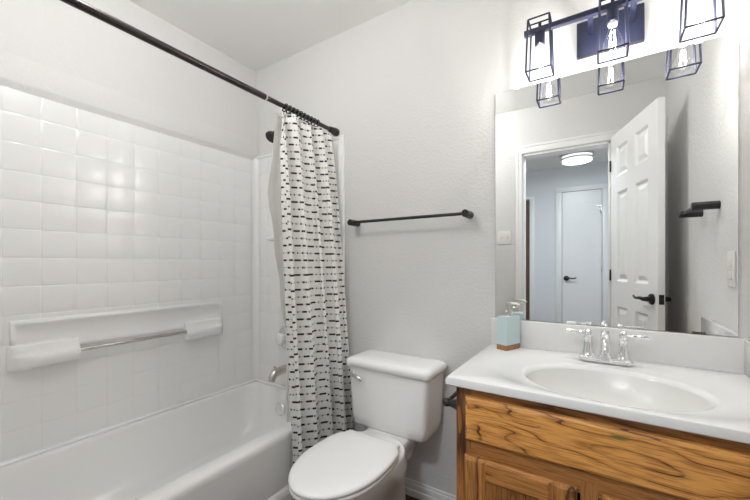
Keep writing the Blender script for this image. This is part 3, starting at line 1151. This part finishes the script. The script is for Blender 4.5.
def outer_pt(t, ins, z):
    c, s = math.cos(t), math.sin(t)
    k = 1e9
    x0, x1, y0, y1 = X0 + ins, X1 - ins, Y0 + ins, Y1 - ins
    if c > 1e-9:
        k = min(k, (x1 - bx) / c)
    if c < -1e-9:
        k = min(k, (x0 - bx) / c)
    if s > 1e-9:
        k = min(k, (y1 - by) / s)
    if s < -1e-9:
        k = min(k, (y0 - by) / s)
    return Vector((bx + c * k, by + s * k, z))


# angles: make sure the four corners are hit
angs = [2 * PI * k / N for k in range(N)]
for cx_, cy_ in ((X0, Y0), (X1, Y0), (X1, Y1), (X0, Y1)):
    a = math.atan2(cy_ - by, cx_ - bx) % (2 * PI)
    i = min(range(N), key=lambda q: abs(angs[q] - a))
    angs[i] = a


def sup(t, a, bb, bf, z, e=2.0):
    c, s = math.cos(t), math.sin(t)
    b_ = bb if s > 0 else bf
    r = (abs(c / a) ** e + abs(s / b_) ** e) ** (-1 / e)
    return Vector((bx + c * r, by + s * r, z))


bm = bmesh.new()
rings = [[outer_pt(t, .010, Z0) for t in angs], [outer_pt(t, .003, Z0) for t in angs], [outer_pt(t, 0, Z0 + .003) for t in angs], [outer_pt(t, 0, Z1 - .007) for t in angs],
         [outer_pt(t, .002, Z1 - .002) for t in angs], [outer_pt(t, .007, Z1) for t in angs],
         [sup(t, .325, .262, .198, Z1, 2.3) for t in angs], [sup(t, .318, .255, .192, Z1 - .0030, 2.3) for t in angs],
         [sup(t, .240, .184, .180, Z1 - .0055) for t in angs], [sup(t, .232, .176, .174, Z1 - .0065) for t in angs],
         [sup(t, .224, .169, .168, Z1 - .010) for t in angs], [sup(t, .218, .164, .163, Z1 - .018) for t in angs]]
loft(bm, rings, False, False)
link_mesh('counter_slab', bm, 'cultured_marble', vt, angle=40)
bm = bmesh.new()
prof = [(.218, .164, .018), (.212, .158, .032), (.200, .148, .055), (.180, .132, .080), (.150, .108, .103), (.110, .08, .120), (.06, .05, .129), (.024, .024, .132)]
loft(bm, [[sup(t, a, b, b * .995, Z1 - d) for t in angs] for a, b, d in prof], False, True)
link_mesh('basin', bm, 'basin_marble', vt, angle=60)
bm = bmesh.new()
lathe(bm, (bx, by, Z1 - .1325), (0, 0, 1), [(0, .023), (.003, .022), (.004, .016), (.002, .012), (.006, .010), (.007, .002)], 24)
link_mesh('drain', bm, 'chrome', vt)
link_mesh('backsplash', boxm(X0, X1, -.021, -.001, Z1 - .002, .908, .004, 3), 'cultured_marble', vt)
link_mesh('side_splash', boxm(X1 - .020, X1, Y0 + .002, -.0205, Z1 - .002, .908, .004, 3), 'cultured_marble', vt)

# ------------------------------------------------------------------ faucet
fa = thing('faucet', 'chrome two-handle centerset faucet behind the basin', 'faucet', (.0135, -.090, Z1))
fx, fy = .0135, -.092
bm = bmesh.new()
loft(bm, [rrect(fx, fy, .082, .026, .026, Z1, 8), rrect(fx, fy, .082, .026, .026, Z1 + .008, 8), rrect(fx, fy, .078, .022, .022, Z1 + .013, 8), rrect(fx, fy, .066, .014, .014, Z1 + .016, 8)])
link_mesh('base_plate', bm, 'chrome', fa)
bm = bmesh.new()
lathe(bm, (fx, fy, Z1 + .012), (0, 0, 1), [(0, .021), (.006, .021), (.012, .018), (.03, .016), (.048, .0145)], 24)
pts = bezier([(fx, fy, Z1 + .035), (fx, fy + .008, Z1 + .080), (fx, fy + .004, Z1 + .108), (fx, fy - .036, Z1 + .110), (fx, fy - .075, Z1 + .100), (fx, fy - .082, Z1 + .060)], 18)
tube(bm, pts, [.0160 - .0030 * k / 18 for k in range(19)], 20)
lathe(bm, pts[-1] + Vector((0, 0, .004)), (0, -.12, -1), [(0, .0125), (.004, .0142), (.014, .0142), (.017, .011)], 20)
link_mesh('spout', bm, 'chrome', fa)
for s in (-1, 1):
    hx = fx + s * .051
    bm = bmesh.new()
    lathe(bm, (hx, fy, Z1 + .012), (0, 0, 1), [(0, .023), (.005, .023), (.010, .019), (.02, .0175), (.045, .0135), (.062, .012), (.066, .0145), (.072, .0145), (.076, .011), (.084, .0125), (.092, .0115), (.097, .006)], 24)
    h = link_mesh('handle', bm, 'chrome', fa)
    bm = bmesh.new()
    tube(bm, [(hx, fy, Z1 + .096), (hx + s * .012, fy - .001, Z1 + .097), (hx + s * .022, fy - .002, Z1 + .096), (hx + s * .034, fy - .003, Z1 + .097), (hx + s * .052, fy - .004, Z1 + .098), (hx + s * .066, fy - .005, Z1 + .098), (hx + s * .073, fy - .005, Z1 + .098)],
         [.008, .0065, .006, .0075, .0088, .008, .003], 14)
    link_mesh('lever', bm, 'chrome', h)

# ------------------------------------------------------------------ soap dispenser
sd = thing('soap_dispenser', 'square pale blue soap dispenser with wooden base and metal pump', 'soap dispenser', (-.312, -.076, Z1))
sd['_w'] = (0, 0, 0)
sd.rotation_euler = (0, 0, R(-22))
hx, hy = .0235, .046
bm = bmesh.new()
loft(bm, [rrect(0, 0, hx, hy, .004, .0205), rrect(0, 0, hx, hy, .004, .128), rrect(0, 0, hx - .002, hy - .002, .004, .132), rrect(0, 0, hx - .006, hy - .006, .004, .133)])
link_mesh('bottle', bm, 'ceramic_blue', sd)
bm = bmesh.new()
loft(bm, [rrect(0, 0, hx, hy, .003, .0), rrect(0, 0, hx, hy, .003, .0205)])
link_mesh('wooden_base', bm, 'bottle_wood', sd)
bm = bmesh.new()
lathe(bm, (0, 0, .132), (0, 0, 1), [(0, .017), (.004, .017), (.006, .014), (.018, .0135), (.020, .009), (.024, .0045), (.044, .0045)], 24)
pu = link_mesh('pump', bm, 'nickel', sd)
bm = bmesh.new()
lathe(bm, (0, 0, .174), (0, 0, 1), [(0, .011), (.010, .0115), (.013, .010)], 20)
tube(bm, bezier([(0, 0, .181), (.02, .01, .183), (.034, .016, .182), (.040, .018, .174)], 8), .005, 12)
link_mesh('nozzle', bm, 'nickel', pu)

# ------------------------------------------------------------------ vanity mirror
MX0, MX1, MZ0, MZ1 = -.381, .3655, .9095, 1.872
vm = thing('vanity_mirror', 'large frameless mirror on the wall above the vanity', 'mirror', ((MX0 + MX1) / 2, -.001, MZ0))
link_mesh('backing', boxm(MX0 + .0004, MX1 - .0004, -.005, -.001, MZ0 + .0004, MZ1 - .0004), 'mirror_edge', vm)
bm = bmesh.new()
bm.faces.new([bm.verts.new(q) for q in ((MX0 + .001, -.0053, MZ0 + .001), (MX1 - .001, -.0053, MZ0 + .001), (MX1 - .001, -.0053, MZ1 - .001), (MX0 + .001, -.0053, MZ1 - .001))])
link_mesh('reflective_pane', bm, 'mirror_silver', vm, smooth=False)
for x, z, sg, mt in ((-.294, MZ1, 1, 'clear_plastic'), (.272, MZ1, 1, 'clear_plastic'), (-.095, MZ0, -1, 'clear_plastic'), (.272, MZ0, -1, 'brown_clip')):
    bm = bmesh.new()
    if sg > 0:
        box(bm, x - .011, x + .011, -.0085, -.001, z - .006, z + .012, .002, 2)
    else:
        box(bm, x - .017, x + .017, -.0085, -.0055, z - .0005, z + .007, .001, 2)
    link_mesh('clip', bm, mt, vm)

# ------------------------------------------------------------------ vanity light
VX, VY = .032, -.139
vl = thing('vanity_light', 'three-bulb dark metal cage light above the mirror', 'wall light', (VX, 0, 1.985))
link_mesh('backplate', boxm(-.076, .129, -.022, -.001, 1.922, 2.052, .003), 'lamp_metal', vl)
for x in (-.030, .092):
    bm = bmesh.new()
    box(bm, x - .008, x + .008, VY, -.021, 1.994, 2.010, .001)
    link_mesh('arm', bm, 'lamp_metal', vl)
link_mesh('crossbar', boxm(-.241, .306, VY - .009, VY + .009, 1.993, 2.012, .001), 'lamp_metal', vl)


def bar4(bm, a, b, r=.0025):
    tube(bm, [a, b], r * 1.35, 4)


for k, cx in enumerate((-.188, .034, .2525)):
    ztop, zbot, ht, hb_ = 2.032, 1.842, .035, .0415
    bm = bmesh.new()
    tp4 = [Vector((cx + sx * ht, VY + sy * ht, ztop)) for sx, sy in ((-1, -1), (1, -1), (1, 1), (-1, 1))]
    bt4 = [Vector((cx + sx * hb_, VY + sy * hb_, zbot)) for sx, sy in ((-1, -1), (1, -1), (1, 1), (-1, 1))]
    for i in range(4):
        bar4(bm, tp4[i], tp4[(i + 1) % 4])
        bar4(bm, bt4[i], bt4[(i + 1) % 4])
        bar4(bm, tp4[i], bt4[i])
    bar4(bm, (tp4[0] + tp4[3]) / 2, (tp4[1] + tp4[2]) / 2)
    bar4(bm, (cx, VY, 2.005), (cx, VY, 2.032), .004)
    link_mesh('cage', bm, 'lamp_metal', vl)
    bm = bmesh.new()
    lathe(bm, (cx, VY, 1.995), (0, 0, -1), [(0, .015), (.004, .017), (.048, .017), (.050, .014)], 24)
    so = link_mesh('socket', bm, 'lamp_metal', vl)
    bm = bmesh.new()
    lathe(bm, (cx, VY, 1.9455), (0, 0, -1), [(0, .0135), (.008, .0135), (.010, .012)], 20)
    link_mesh('bulb_collar', bm, 'socket_white', so)
    bm = bmesh.new()
    lathe(bm, (cx, VY, 1.936), (0, 0, -1), [(0, .0125), (.012, .014), (.03, .020), (.05, .0265), (.066, .0295), (.078, .028), (.088, .021), (.093, .012), (.095, .001)], 32, True, True)
    bu = link_mesh('bulb', bm, 'bulb_glass', vl, angle=180)
    bm = bmesh.new()
    for q in range(4):
        a = PI / 4 + q * PI / 2
        c_, s_ = math.cos(a), math.sin(a)
        tube(bm, [(cx + .006 * c_, VY + .006 * s_, 1.918), (cx + .0105 * c_, VY + .0105 * s_, 1.868)], .0016, 6)
    link_mesh('filament', bm, 'filament_glow', bu)
    pd = bpy.data.lights.new('bulb_light', 'POINT')
    pd.energy = BULB_W
    pd.color = BULB_COL
    pd.shadow_soft_size = .004
    po = bpy.data.objects.new('bulb_light', pd)
    C.objects.link(po)
    po.parent = vl
    po.location = Vector((cx, VY, 1.890)) - Vector(vl['_w'])

# ------------------------------------------------------------------ switch plates
s1 = thing('light_switch', 'white double light switch left of the doorway, seen in the mirror', 'light switch', (-.697, YF, 1.365))
link_mesh('cover_plate', boxm(-.755, -.640, YF, YF + .006, 1.307, 1.424, .003), 'switch_plastic', s1)
for x in (-.724, -.671):
    link_mesh('toggle', boxm(x - .005, x + .005, YF + .004, YF + .018, 1.357, 1.381, .002), 'switch_plastic', s1)
s2 = thing('wall_outlet', 'white cover plate on the right wall, near the mirror edge', 'outlet', (XR, -.196, 1.12))
link_mesh('cover_plate', boxm(XR - .006, XR, -.238, -.154, 1.058, 1.186, .003), 'switch_plastic', s2)
for z in (1.10, 1.14):
    link_mesh('receptacle', boxm(XR - .009, XR - .004, -.213, -.179, z - .015, z + .015, .003), 'socket_white', s2)

for o in bpy.data.objects:
    if '_w' in o:
        del o['_w']
